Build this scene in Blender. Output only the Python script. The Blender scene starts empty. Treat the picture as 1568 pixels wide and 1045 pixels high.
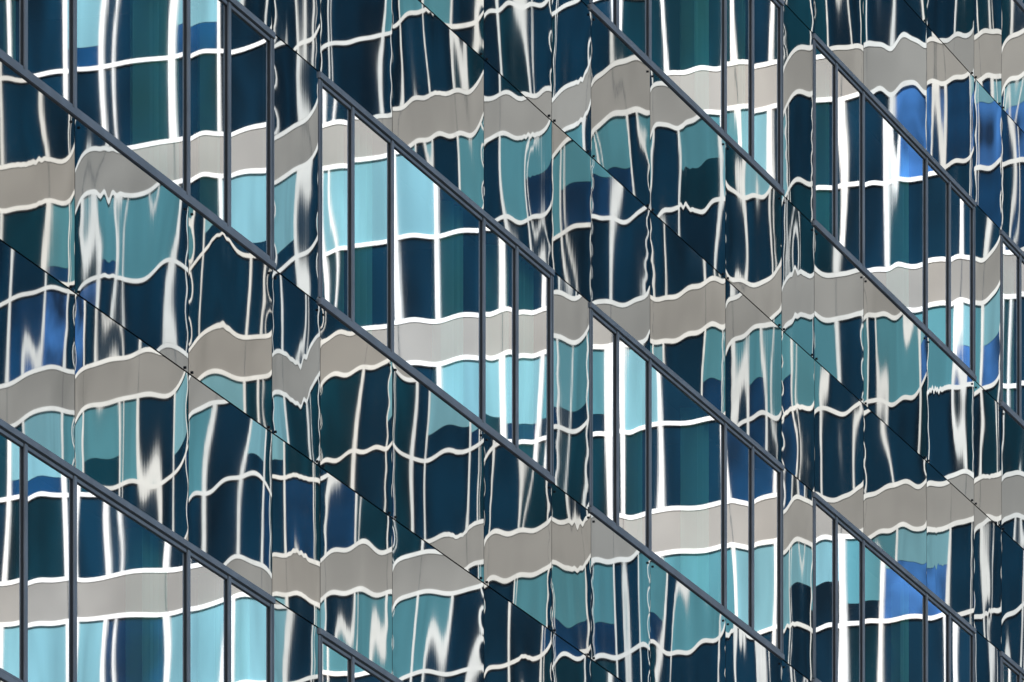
import bpy, math
import numpy as np
from mathutils import Vector

scene = bpy.context.scene
rng = np.random.default_rng(7)

# ------------------------------------------------------------------ materials
def new_mat(name):
    m = bpy.data.materials.new(name); m.use_nodes = True
    nt = m.node_tree; nt.nodes.clear()
    out = nt.nodes.new('ShaderNodeOutputMaterial')
    return m, nt, out

def principled(name, col, rough=0.6, metal=0.0, spec=0.5, var=0.0, vscale=3.0, stretch=(1,1,1)):
    m, nt, out = new_mat(name)
    b = nt.nodes.new('ShaderNodeBsdfPrincipled')
    b.inputs['Base Color'].default_value = (*col, 1)
    b.inputs['Roughness'].default_value = rough
    b.inputs['Metallic'].default_value = metal
    b.inputs['Specular IOR Level'].default_value = spec
    if var > 0:
        tc = nt.nodes.new('ShaderNodeTexCoord')
        mp = nt.nodes.new('ShaderNodeMapping'); mp.inputs['Scale'].default_value = stretch
        nz = nt.nodes.new('ShaderNodeTexNoise'); nz.inputs['Scale'].default_value = vscale
        nz.inputs['Detail'].default_value = 2
        rp = nt.nodes.new('ShaderNodeMapRange')
        rp.inputs['From Min'].default_value = 0.3; rp.inputs['From Max'].default_value = 0.7
        rp.inputs['To Min'].default_value = 1 - var; rp.inputs['To Max'].default_value = 1 + var
        mx = nt.nodes.new('ShaderNodeVectorMath'); mx.operation = 'SCALE'
        mx.inputs[0].default_value = col
        nt.links.new(tc.outputs['Object'], mp.inputs['Vector'])
        nt.links.new(mp.outputs[0], nz.inputs['Vector'])
        nt.links.new(nz.outputs[0], rp.inputs['Value'])
        nt.links.new(rp.outputs[0], mx.inputs['Scale'])
        nt.links.new(mx.outputs[0], b.inputs['Base Color'])
    nt.links.new(b.outputs[0], out.inputs[0])
    return m

def warped_glass(name, refl, under, transmit=None, rough=0.0):
    m, nt, out = new_mat(name)
    geo = nt.nodes.new('ShaderNodeNewGeometry')
    at = nt.nodes.new('ShaderNodeAttribute'); at.attribute_name = 'warp'
    add = nt.nodes.new('ShaderNodeVectorMath'); add.operation = 'ADD'
    nrm = nt.nodes.new('ShaderNodeVectorMath'); nrm.operation = 'NORMALIZE'
    nt.links.new(geo.outputs['Normal'], add.inputs[0])
    nt.links.new(at.outputs['Vector'], add.inputs[1])
    nt.links.new(add.outputs[0], nrm.inputs[0])
    # each pane comes from a slightly different coating batch
    ct = nt.nodes.new('ShaderNodeAttribute'); ct.attribute_name = 'coating'
    sc = nt.nodes.new('ShaderNodeVectorMath'); sc.operation = 'MULTIPLY'
    sc.inputs[0].default_value = refl
    nt.links.new(ct.outputs['Vector'], sc.inputs[1])
    g = nt.nodes.new('ShaderNodeBsdfGlossy'); g.inputs['Roughness'].default_value = rough
    nt.links.new(sc.outputs[0], g.inputs['Color'])
    nt.links.new(nrm.outputs[0], g.inputs['Normal'])
    a = nt.nodes.new('ShaderNodeAddShader')
    if transmit is None:
        d = nt.nodes.new('ShaderNodeBsdfDiffuse'); d.inputs['Color'].default_value = (*under, 1)
    else:
        d = nt.nodes.new('ShaderNodeBsdfTransparent'); d.inputs['Color'].default_value = (*transmit, 1)
    nt.links.new(g.outputs[0], a.inputs[0]); nt.links.new(d.outputs[0], a.inputs[1])
    nt.links.new(a.outputs[0], out.inputs[0])
    return m

M = {}
M['spandrel'] = warped_glass('coated_spandrel_glass', (0.53, 0.55, 0.55), (0.005, 0.010, 0.016), None, 0.010)
M['vision'] = warped_glass('vision_glass', (0.87, 0.89, 0.91), (0, 0, 0), (0.54, 0.60, 0.57), 0.008)
M['frame'] = principled('anodised_frame', (0.37, 0.405, 0.455), 0.5, 0.15, 0.35, 0.14, 4)
M['frame_dark'] = principled('dark_gasket', (0.02, 0.024, 0.03), 0.5)
M['joint'] = principled('panel_joint', (0.012, 0.014, 0.016), 0.7)
M['curtain'] = principled('green_curtain', (0.20, 0.58, 0.48), 0.9)
M['room'] = principled('room_wall', (0.02, 0.032, 0.042), 0.9)
M['slab'] = principled('floor_slab', (0.12, 0.12, 0.12), 0.9)
M['white'] = principled('white_frame_paint', (0.85, 0.84, 0.82), 0.55, var=0.09, vscale=2)
M['band'] = principled('grey_spandrel_panel', (0.292, 0.279, 0.262), 0.7, var=0.18, vscale=0.6)
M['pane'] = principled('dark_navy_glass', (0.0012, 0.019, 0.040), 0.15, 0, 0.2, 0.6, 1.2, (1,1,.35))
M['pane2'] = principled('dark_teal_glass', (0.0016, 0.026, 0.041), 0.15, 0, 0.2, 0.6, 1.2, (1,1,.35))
M['blue'] = principled('painted_sky_reflection_glass', (0.035, 0.12, 0.32), 0.2, 0, 0.3, 0.8, 1.1)  # sky reflection with cloudy patches, painted into the pane's base colour
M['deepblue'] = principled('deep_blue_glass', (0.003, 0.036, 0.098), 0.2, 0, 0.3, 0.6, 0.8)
M['teal'] = principled('teal_blind', (0.070, 0.225, 0.275), 0.8, 0, 0.3, 0.20, 2.2, (1,1,.15))
M['teal2'] = principled('pale_cyan_blind', (0.165, 0.355, 0.42), 0.8, 0, 0.3, 0.22, 2.2, (1,1,.15))
M['roof'] = principled('roof_membrane', (0.2, 0.2, 0.2), 0.9)
M['ground'] = principled('ground_asphalt', (0.05, 0.05, 0.052), 0.9, var=0.2, vscale=0.5)
M['pave'] = principled('concrete_paving', (0.3, 0.29, 0.27), 0.85, var=0.12, vscale=0.8)

# ------------------------------------------------------------------ mesh helper
class Builder:
    def __init__(self, frame, names):
        self.v = []; self.f = []; self.mi = []; self.names = names; self.O, self.t, self.n = frame
    def P(self, s, o, z):
        return (self.O[0] + self.t[0]*s + self.n[0]*o, self.O[1] + self.t[1]*s + self.n[1]*o, z)
    def box(self, s0, s1, o0, o1, z0, z1, mat):
        b = len(self.v)
        for z in (z0, z1):
            for (s, o) in ((s0, o0), (s1, o0), (s1, o1), (s0, o1)):
                self.v.append(self.P(s, o, z))
        q = [(0,1,2,3),(7,6,5,4),(0,4,5,1),(1,5,6,2),(2,6,7,3),(3,7,4,0)]
        for k in q:
            self.f.append(tuple(b+i for i in k)); self.mi.append(self.names.index(mat))
    def quad(self, s0, s1, o, z0, z1, mat):
        b = len(self.v)
        for (s, z) in ((s0,z0),(s1,z0),(s1,z1),(s0,z1)): self.v.append(self.P(s, o, z))
        self.f.append((b,b+1,b+2,b+3)); self.mi.append(self.names.index(mat))
    def disc(self, s, o0, o1, z, r, mat, k=8):
        b = len(self.v)
        for o in (o0, o1):
            for i in range(k):
                a = 2*math.pi*i/k
                self.v.append(self.P(s+r*math.cos(a), o, z+r*math.sin(a)))
        self.f.append(tuple(b+k+i for i in range(k))); self.mi.append(self.names.index(mat))
        for i in range(k):
            j = (i+1) % k
            self.f.append((b+i, b+j, b+k+j, b+k+i)); self.mi.append(self.names.index(mat))
    def make(self, name, parent):
        me = bpy.data.meshes.new(name)
        me.from_pydata(self.v, [], self.f)
        for nm in self.names: me.materials.append(M[nm])
        me.polygons.foreach_set('material_index', self.mi)
        me.update()
        import bmesh
        bm = bmesh.new(); bm.from_mesh(me); bmesh.ops.recalc_face_normals(bm, faces=bm.faces); bm.to_mesh(me); bm.free()
        ob = bpy.data.objects.new(name, me); scene.collection.objects.link(ob)
        ob.parent = parent
        return ob

def empty(name):
    e = bpy.data.objects.new(name, None); scene.collection.objects.link(e); return e

# ------------------------------------------------------------------ geometry of the site
F = 14000.0; PX, PY = 4016.0, 3253.0
L = math.hypot(PX, F)
T = np.array([PX/L, F/L]); N = np.array([F/L, -PX/L])
CAMZ = 1.6
O_front = np.array([0.566, 65.5])
W = 6.557; H = 3.6
FR = [0.0, 0.110, 0.247, 0.580, 0.706, 0.842, 1.0]
WZ0 = 15.59; WH = 1.50
front = (O_front, T, N)

glass_office = empty('glass_office_building')

# ------------------------------------------------------------------ warped glass sheets
crng = np.random.default_rng(404)
class Sheet:
    def __init__(self, cvar): self.V=[]; self.Fc=[]; self.A=[]; self.C=[]; self.n=0; self.cvar=cvar
    def add(self, s0, s1, z0, z1, o, nu_fn, ns, nz):
        s = np.linspace(s0, s1, ns+1); z = np.linspace(z0, z1, nz+1)
        S, Z = np.meshgrid(s, z)
        U = S-(s0+s1)/2; V = Z-(z0+z1)/2
        nu, nv = nu_fn(U, V, s1-s0, z1-z0)
        X = O_front[0]+T[0]*S+N[0]*o; Y = O_front[1]+T[1]*S+N[1]*o
        self.V.append(np.stack([X,Y,Z],-1).reshape(-1,3))
        self.A.append(np.stack([nu*T[0], nu*T[1], nv],-1).reshape(-1,3))
        b = 1+crng.normal(0, self.cvar); w_ = crng.normal(0, .02)
        self.C.append(np.tile(np.array([[b*(1+w_), b, b*(1-w_)]]), ((ns+1)*(nz+1),1)))
        idx = np.arange((ns+1)*(nz+1)).reshape(nz+1, ns+1)+self.n
        self.Fc.append(np.stack([idx[:-1,:-1], idx[:-1,1:], idx[1:,1:], idx[1:,:-1]],-1).reshape(-1,4))
        self.n += (ns+1)*(nz+1)
    def make(self, name, mat):
        V = np.concatenate(self.V); Fc = np.concatenate(self.Fc); A = np.concatenate(self.A); C = np.concatenate(self.C)
        me = bpy.data.meshes.new(name)
        me.from_pydata(V.tolist(), [], Fc.tolist())
        at = me.attributes.new('warp', 'FLOAT_VECTOR', 'POINT')
        at.data.foreach_set('vector', A.astype(np.float32).ravel())
        at = me.attributes.new('coating', 'FLOAT_VECTOR', 'POINT')
        at.data.foreach_set('vector', C.astype(np.float32).ravel())
        me.materials.append(M[mat]); me.update()
        ob = bpy.data.objects.new(name, me); scene.collection.objects.link(ob)
        ob.parent = glass_office
        return ob

def noise1(x, lam, r):
    out = np.zeros_like(x)
    for i in range(4):
        out += np.sin(2*np.pi*x/(lam*r.uniform(.7,1.9)) + r.uniform(0,6.28))
    return out/2

def spandrel_warp(seed):
    r = np.random.default_rng(seed)
    def fn(U, V, w, h):
        a, b = U/(w/2), V/(h/2)
        dl = U+w/2; dr = w/2-U
        conv = r.uniform(.2, 2.8)*w/1.8
        nu = 1e-3*(r.normal(0, 1.8) + conv*a)
        lam = r.uniform(.07, .16)
        nu += 1e-3*(r.uniform(1.5,5.0)*np.exp(-dr/lam)-r.uniform(1.5,5.0)*np.exp(-dl/lam))
        nv = 1e-3*(r.normal(0, 1.6) + r.normal(0, 1.0)*b)
        for i in range(2):
            lm = r.uniform(.5, 1.2); th = r.normal(0, .2)
            nu += r.uniform(.3, 1.1)*1e-3*np.cos(2*np.pi*(U*np.cos(th)+V*np.sin(th))/lm+r.uniform(0,6.28))
        nu += 1e-3*r.uniform(.1,.8)*np.cos(2*np.pi*V/r.uniform(1.0,2.2)+r.uniform(0,6.28))
        nv += 1e-3*r.normal(0,2.3)*(a*a-.4)
        nv += 1e-3*r.uniform(.6,2.0)*np.cos(2*np.pi*(U+V*r.normal(0,.35))/r.uniform(1.1,2.4)+r.uniform(0,6.28))
        nv += 1e-3*r.uniform(.0,.8)*np.cos(2*np.pi*(U+V*r.normal(0,.35))/r.uniform(.5,.9)+r.uniform(0,6.28))
        nv += 1e-3*r.normal(0,2.9)*(np.exp(-dl/.15)) + 1e-3*r.normal(0,2.9)*np.exp(-dr/.15)
        nu += 1e-3*r.uniform(.6,2.2)*(np.exp(-dl/.06)+np.exp(-dr/.06))*np.sin(2*np.pi*V/r.uniform(.16,.34)+r.uniform(0,6))
        nu += 1e-3*r.normal(0, .9)*b
        if r.random() < .40:                                 # local draw lines
            cu = r.uniform(-.35,.35)*w; sw = r.uniform(.13,.24)
            cv = r.uniform(-.4,.4)*h
            msk = np.exp(-((U-cu)/sw)**2)*np.exp(-((V-cv)/.28)**2)
            nv += 1e-3*msk*(r.uniform(.3,1.6)*noise1(U, .12, r)+r.normal(0,2.5))
            nu += 1e-3*msk*(r.choice([-1,1])*r.uniform(2.0,5.0)*(V-cv)/.5)
            nu -= 1e-3*msk*r.uniform(.5,1.4)*(U-cu)/sw
        return nu, nv
    return fn

def vision_warp(seed):
    r = np.random.default_rng(seed)
    def fn(U, V, w, h):
        a, b = U/(w/2), V/(h/2)
        nu = 1e-3*(r.normal(0, .4)+r.normal(0, .4)*a*w/2+r.normal(0,.22)*b)
        nv = 1e-3*(r.normal(0, .6)+r.normal(0,.35)*b)
        for i in range(2):
            lm = r.uniform(.8, 2.0); th = r.normal(0,.5)
            nu += r.uniform(.05,.28)*1e-3*np.cos(2*np.pi*(U*np.cos(th)+V*np.sin(th))/lm+r.uniform(0,6.28))
            nv += r.uniform(.2,.6)*1e-3*np.cos(2*np.pi*(U*np.cos(th)+V*np.sin(th))/lm+r.uniform(0,6.28))
        dl = U+w/2; dr = w/2-U
        nv += 1e-3*(r.normal(0,.9)*np.exp(-dl/.10)+r.normal(0,.9)*np.exp(-dr/.10))
        nu += 1e-3*r.uniform(0,1.0)*(np.exp(-dr/.08)-np.exp(-dl/.08))
        if r.random() < .3:
            cu = r.uniform(-.3,.3)*w
            msk = np.exp(-((U-cu)/.2)**2)
            nv += 1e-3*r.uniform(-1.0,1.0)*msk
            nu += 1e-3*msk*r.uniform(-1.8,1.8)*V
        return nu, nv
    return fn

K0, K1 = -6, 7
M0, M1 = -4, 5
spn = Sheet(.06); vis = Sheet(.035)
fb = Builder(front, ['frame','frame_dark','joint'])
cb = Builder(front, ['curtain'])
g = 0.005
seed = 20000
for k in range(K0, K1):
    for m in range(M0, M1+1):
        zw = WZ0+m*H; zt = zw+WH; zn = zw+H; zj = (zt+zn)/2
        near = (-3 <= k <= 3) and (-2 <= m <= 2)
        dn = 1.0 if near else 0.15
        s_base = k*W
        def div(x): return max(4, int(x*dn))
        for (a, b_) in ((0,2),(2,3),(3,5),(5,6)):
            sa, sb = s_base+FR[a]*W+g, s_base+FR[b_]*W-g
            for (za, zb) in ((zt, zj),(zj, zn)):
                seed += 1
                spn.add(sa, sb, za+g, zb-g, 0.0, spandrel_warp(seed), div((sb-sa)*72), div(26))
        seed += 1
        spn.add(s_base+FR[5]*W+g+.03, s_base+W-g-.03, zw+g, zt-g, 0.0, spandrel_warp(seed), div(70), div(34))
        for i in range(5):
            seed += 1
            sa, sb = s_base+FR[i]*W, s_base+FR[i+1]*W
            vis.add(sa+.01, sb-.01, zw+.02, zt-.02, -0.012, vision_warp(seed), div((sb-sa)*45), div(20))
        for i in range(6):
            sc = s_base+FR[i]*W
            hw = .030 if i in (0,5) else .024
            fb.box(sc-hw, sc+hw, -.05, .006, zw+.045, zt-.045, 'frame')
            fb.box(sc-hw-.010, sc-hw-.001, -.05, -.004, zw+.045, zt-.045, 'frame_dark')
            fb.box(sc+hw+.001, sc+hw+.010, -.05, -.004, zw+.045, zt-.045, 'frame_dark')
            if i in (0,5):
                fb.box(sc-.005, sc+.005, .0, .0075, zw+.046, zt-.046, 'frame_dark')
        s0, s1 = s_base-.030, s_base+FR[5]*W+.030
        fb.box(s0, s1, -.05, .014, zt-.036, zt+.002, 'frame')
        fb.box(s0, s1, -.05, .016, zw-.002, zw+.036, 'frame')
        fb.box(s0, s1, -.05, .004, zt-.0445, zt-.0365, 'frame_dark')
        fb.box(s0, s1, -.05, .004, zw+.0365, zw+.0445, 'frame_dark')
        for i in range(5):
            sa, sb = s_base+FR[i]*W+.040, s_base+FR[i+1]*W-.040
            fb.box(sa, sb, -.04, .0, zt-.066, zt-.046, 'frame')
            fb.box(sa, sb, -.04, .0, zw+.046, zw+.062, 'frame')
            fb.box(sa, sb, -.04, -.006, zt-.072, zt-.0665, 'frame_dark')
            r = rng.random()
            spans = []
            if i == 2:
                spans.append((sb-.42*rng.uniform(.7,1.3), sb))
                if rng.random()<.3: spans.append((sa, sa+.3*rng.uniform(.5,1)))
            elif r < .45:
                spans.append((sa, sb) if rng.random()<.5 else (sa, (sa+sb)/2))
            for (ca, cbb) in spans:
                npl = max(6, int((cbb-ca)/.012))
                for q in range(npl+1):
                    ss = ca+(cbb-ca)*q/npl
                    oo = -.18+.065*math.sin(ss*52+2.0*math.sin(ss*9))
                    base = len(cb.v)
                    cb.v.append(cb.P(ss, oo, zw)); cb.v.append(cb.P(ss, oo, zt))
                    if q: cb.f.append((base-2, base, base+1, base-1)); cb.mi.append(0)
        for fr in (0, .247, .58, .842):
            for du in (-.07, .07):
                fb.disc(s_base+fr*W+du, 0.001, .008, zj+.02, .009, 'joint')
                fb.disc(s_base+fr*W+du, 0.001, .008, zn-.05, .008, 'joint')
spn.make('spandrel_glass', 'spandrel')
vis.make('window_glass', 'vision')
fb.make('window_frames', glass_office)
cb.make('curtains', glass_office)

# backing and structure
bb = Builder(front, ['joint','room','slab','roof','frame'])
sL, sR = K0*W, K1*W
for m in range(M0, M1+1):
    zw = WZ0+m*H; zt = zw+WH; zn = zw+H
    bb.box(sL, sR, -.30, -.018, zt+.006, zn-.006, 'joint')
    bb.box(sL, sR, -8, -.305, zn-.75, zn-.45, 'slab')
    bb.box(sL, sR, -8, -.305, zt+.35, zt+.36, 'slab')
    bb.quad(sL, sR, -5.5, zw-.5, zt+.34, 'room')
    for k in range(K0, K1):
        bb.box(k*W+FR[5]*W+.05, (k+1)*W-.05, -.30, -.02, zw+.006, zt-.006, 'joint')
        bb.box(k*W-.5, k*W-.35, -5.4, -.32, zw-.44, zt+.34, 'room')
ztop = WZ0+M1*H+H; zbot = WZ0+M0*H
bb.box(sL, sR, -.4, .0, 0.0, zbot-.006, 'joint')
bb.box(sL-.3, sR+.3, -18, .05, ztop+.01, ztop+.6, 'frame')
bb.box(sL-.3, sL-.01, -18, 0, 0, ztop, 'frame')
bb.box(sR+.01, sR+.3, -18, 0, 0, ztop, 'frame')
bb.box(sL, sR, -18, -17.7, 0, ztop, 'frame')
bb.make('structure', glass_office)

# ------------------------------------------------------------------ opposite building (seen only by reflection)
def mirror_pt(p): 
    return p-2*np.dot(p-O_front, N)*N
def mirror_v(v): return v-2*np.dot(v, N)*N
ZV = 152.7
PV = 27100.0; LV = math.hypot(PV, F)
ur = np.array([PV/LV, -F/LV]); nvv = np.array([-F/LV, -PV/LV])
opp = (mirror_pt(np.array([0.0, ZV])), mirror_v(ur), mirror_v(nvv))
OB = empty('opposite_office_building')
ob = Builder(opp, ['white','band','pane','pane2','blue','deepblue','teal','teal2','roof'])
UL, UR = -17.0, 22.0
ZB = 37.2; J0, J1 = -10, 8
verts = []
u = UL+.22
i = 0
gaps = [0.82, 1.26]
while u < UR:
    verts.append((u, .068 if i % 2 == 0 else .045)); u += gaps[i % 2]; i += 1
r2 = np.random.default_rng(58)
# blinds that are drawn / panes with a sky reflection painted in, by storey and distance along the facade (m)
def U_(x): return (x-784)/81.5
special = []
for (x, j, up, pn, bl, dr) in [
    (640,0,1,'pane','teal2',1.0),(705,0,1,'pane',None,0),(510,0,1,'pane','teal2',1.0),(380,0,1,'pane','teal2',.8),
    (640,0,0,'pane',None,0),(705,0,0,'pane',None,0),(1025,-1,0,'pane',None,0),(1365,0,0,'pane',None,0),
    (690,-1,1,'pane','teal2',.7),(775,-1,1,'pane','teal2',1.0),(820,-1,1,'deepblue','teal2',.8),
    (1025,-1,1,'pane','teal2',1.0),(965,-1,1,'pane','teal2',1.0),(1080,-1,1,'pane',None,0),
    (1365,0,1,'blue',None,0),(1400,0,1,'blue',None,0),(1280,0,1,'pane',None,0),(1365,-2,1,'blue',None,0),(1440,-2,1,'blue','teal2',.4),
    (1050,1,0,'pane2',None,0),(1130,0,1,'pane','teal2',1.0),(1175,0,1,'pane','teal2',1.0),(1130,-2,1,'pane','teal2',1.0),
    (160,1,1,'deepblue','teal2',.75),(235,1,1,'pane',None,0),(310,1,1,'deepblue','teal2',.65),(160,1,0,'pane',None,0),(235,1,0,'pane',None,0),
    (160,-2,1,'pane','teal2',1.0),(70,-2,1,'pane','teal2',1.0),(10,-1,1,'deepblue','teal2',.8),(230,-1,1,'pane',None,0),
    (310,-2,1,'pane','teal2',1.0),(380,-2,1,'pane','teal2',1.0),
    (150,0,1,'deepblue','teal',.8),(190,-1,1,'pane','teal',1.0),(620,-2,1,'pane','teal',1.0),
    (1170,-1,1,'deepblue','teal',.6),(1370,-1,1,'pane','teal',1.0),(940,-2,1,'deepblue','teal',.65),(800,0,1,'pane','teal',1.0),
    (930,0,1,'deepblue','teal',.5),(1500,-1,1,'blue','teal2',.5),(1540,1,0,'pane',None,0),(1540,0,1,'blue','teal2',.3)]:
    special.append((U_(x), j, bool(up), pn, bl, dr))
for j in range(J0, J1+1):
    zc = ZB+j*3.6
    b0, b1 = zc-.32, zc+.32
    ob.box(UL, UR, -.3, -.006, b0, b1, 'band')
    ob.box(UL, UR, -.25, .012, b0-.08, b0-.001, 'white')
    ob.box(UL, UR, -.25, .012, b1+.001, b1+.08, 'white')
    zm0, zm1 = b1+.10+1.33, b1+.10+1.33+.075
    ob.box(UL, UR, -.25, .010, zm0, zm1, 'white')
    top = zc+3.6-.32-.08
    for q in range(len(verts)-1):
        ua, ub = verts[q][0], verts[q+1][0]
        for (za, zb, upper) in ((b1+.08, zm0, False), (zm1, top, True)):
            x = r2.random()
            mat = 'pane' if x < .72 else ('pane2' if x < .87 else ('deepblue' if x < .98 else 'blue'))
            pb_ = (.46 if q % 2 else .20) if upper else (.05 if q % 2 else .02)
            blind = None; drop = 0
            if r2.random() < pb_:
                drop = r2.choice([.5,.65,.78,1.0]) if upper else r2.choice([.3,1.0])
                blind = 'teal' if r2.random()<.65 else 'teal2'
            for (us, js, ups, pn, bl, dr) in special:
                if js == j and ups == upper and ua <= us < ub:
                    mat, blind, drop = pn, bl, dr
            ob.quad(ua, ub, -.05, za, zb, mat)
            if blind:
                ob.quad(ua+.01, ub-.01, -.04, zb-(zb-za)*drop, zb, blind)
for qi, (uu, hw) in enumerate(verts):
    for j in range(J0, J1+1):
        zc = ZB+j*3.6
        b1 = zc+.40
        ob.box(uu-hw, uu+hw, -.2, .015, b1+.002, zc+3.6-.402, 'white')
        if qi % 4 == 1:
            ob.box(uu+.20, uu+.235, -.2, .006, b1+.002, zc+3.6-.402, 'white')
for (uu, hw) in verts[::2]:
    for j in range(J0, J1+1):
        zc = ZB+j*3.6
        ob.box(uu-.007, uu+.007, -.03, -.003, zc-.318, zc+.318, 'pane')
ztop2 = ZB+(J1+1)*3.6-.41
ob.box(UL-.2, UR+.2, -20, .1, ztop2+.01, ztop2+.8, 'roof')
ob.box(UL-.2, UL-.01, -20, 0, 0, ztop2, 'band')
ob.box(UR+.01, UR+.2, -20, 0, 0, ztop2, 'band')
ob.box(UL, UR, -20, -.31, 0, ztop2, 'band')
ob.make('curtain_wall', OB)

# ------------------------------------------------------------------ ground
def sheet(name, pts, z, mat):
    me = bpy.data.meshes.new(name); me.from_pydata([(x,y,z) for x,y in pts], [], [(0,1,2,3)])
    me.materials.append(M[mat]); o = bpy.data.objects.new(name, me); scene.collection.objects.link(o); return o
sheet('ground', [(-3000,-3000),(3000,-3000),(3000,3000),(-3000,3000)], 0, 'ground')
pb = Builder(front, ['pave']); pb.box(sL-5, sR+5, .06, 5, .004, .13, 'pave'); pb.make('pavement', None)

# ------------------------------------------------------------------ light
el = math.radians(30)
sx, sy = -0.4, -0.9165
sun_v = Vector((sx*math.cos(el), sy*math.cos(el), math.sin(el)))
sd = bpy.data.lights.new('sun', 'SUN'); sd.energy = 5.0; sd.angle = math.radians(.5); sd.color = (1, .965, .91)
so = bpy.data.objects.new('sun', sd); scene.collection.objects.link(so)
so.rotation_euler = sun_v.to_track_quat('Z', 'Y').to_euler()
w = bpy.data.worlds.new('World'); scene.world = w; w.use_nodes = True
nt = w.node_tree; bg = nt.nodes['Background']
sky = nt.nodes.new('ShaderNodeTexSky'); sky.sky_type = 'NISHITA'; sky.sun_disc = False
sky.sun_elevation = el; sky.sun_rotation = math.atan2(sx, sy)
nt.links.new(sky.outputs[0], bg.inputs[0]); bg.inputs[1].default_value = 0.12

# ------------------------------------------------------------------ camera (level, shifted up, long lens)
cd = bpy.data.cameras.new('camera'); cam = bpy.data.objects.new('camera', cd); scene.collection.objects.link(cam)
cam.location = (0, 0, CAMZ); cam.rotation_euler = (math.radians(90), 0, 0)
cd.sensor_fit = 'HORIZONTAL'; cd.sensor_width = 36
cd.lens = 36*F/1568; cd.shift_y = PY/1568; cd.shift_x = 0
cd.clip_start = .5; cd.clip_end = 8000
scene.camera = cam
scene.view_settings.view_transform = 'Standard'; scene.view_settings.look = 'None'; scene.view_settings.exposure = 0
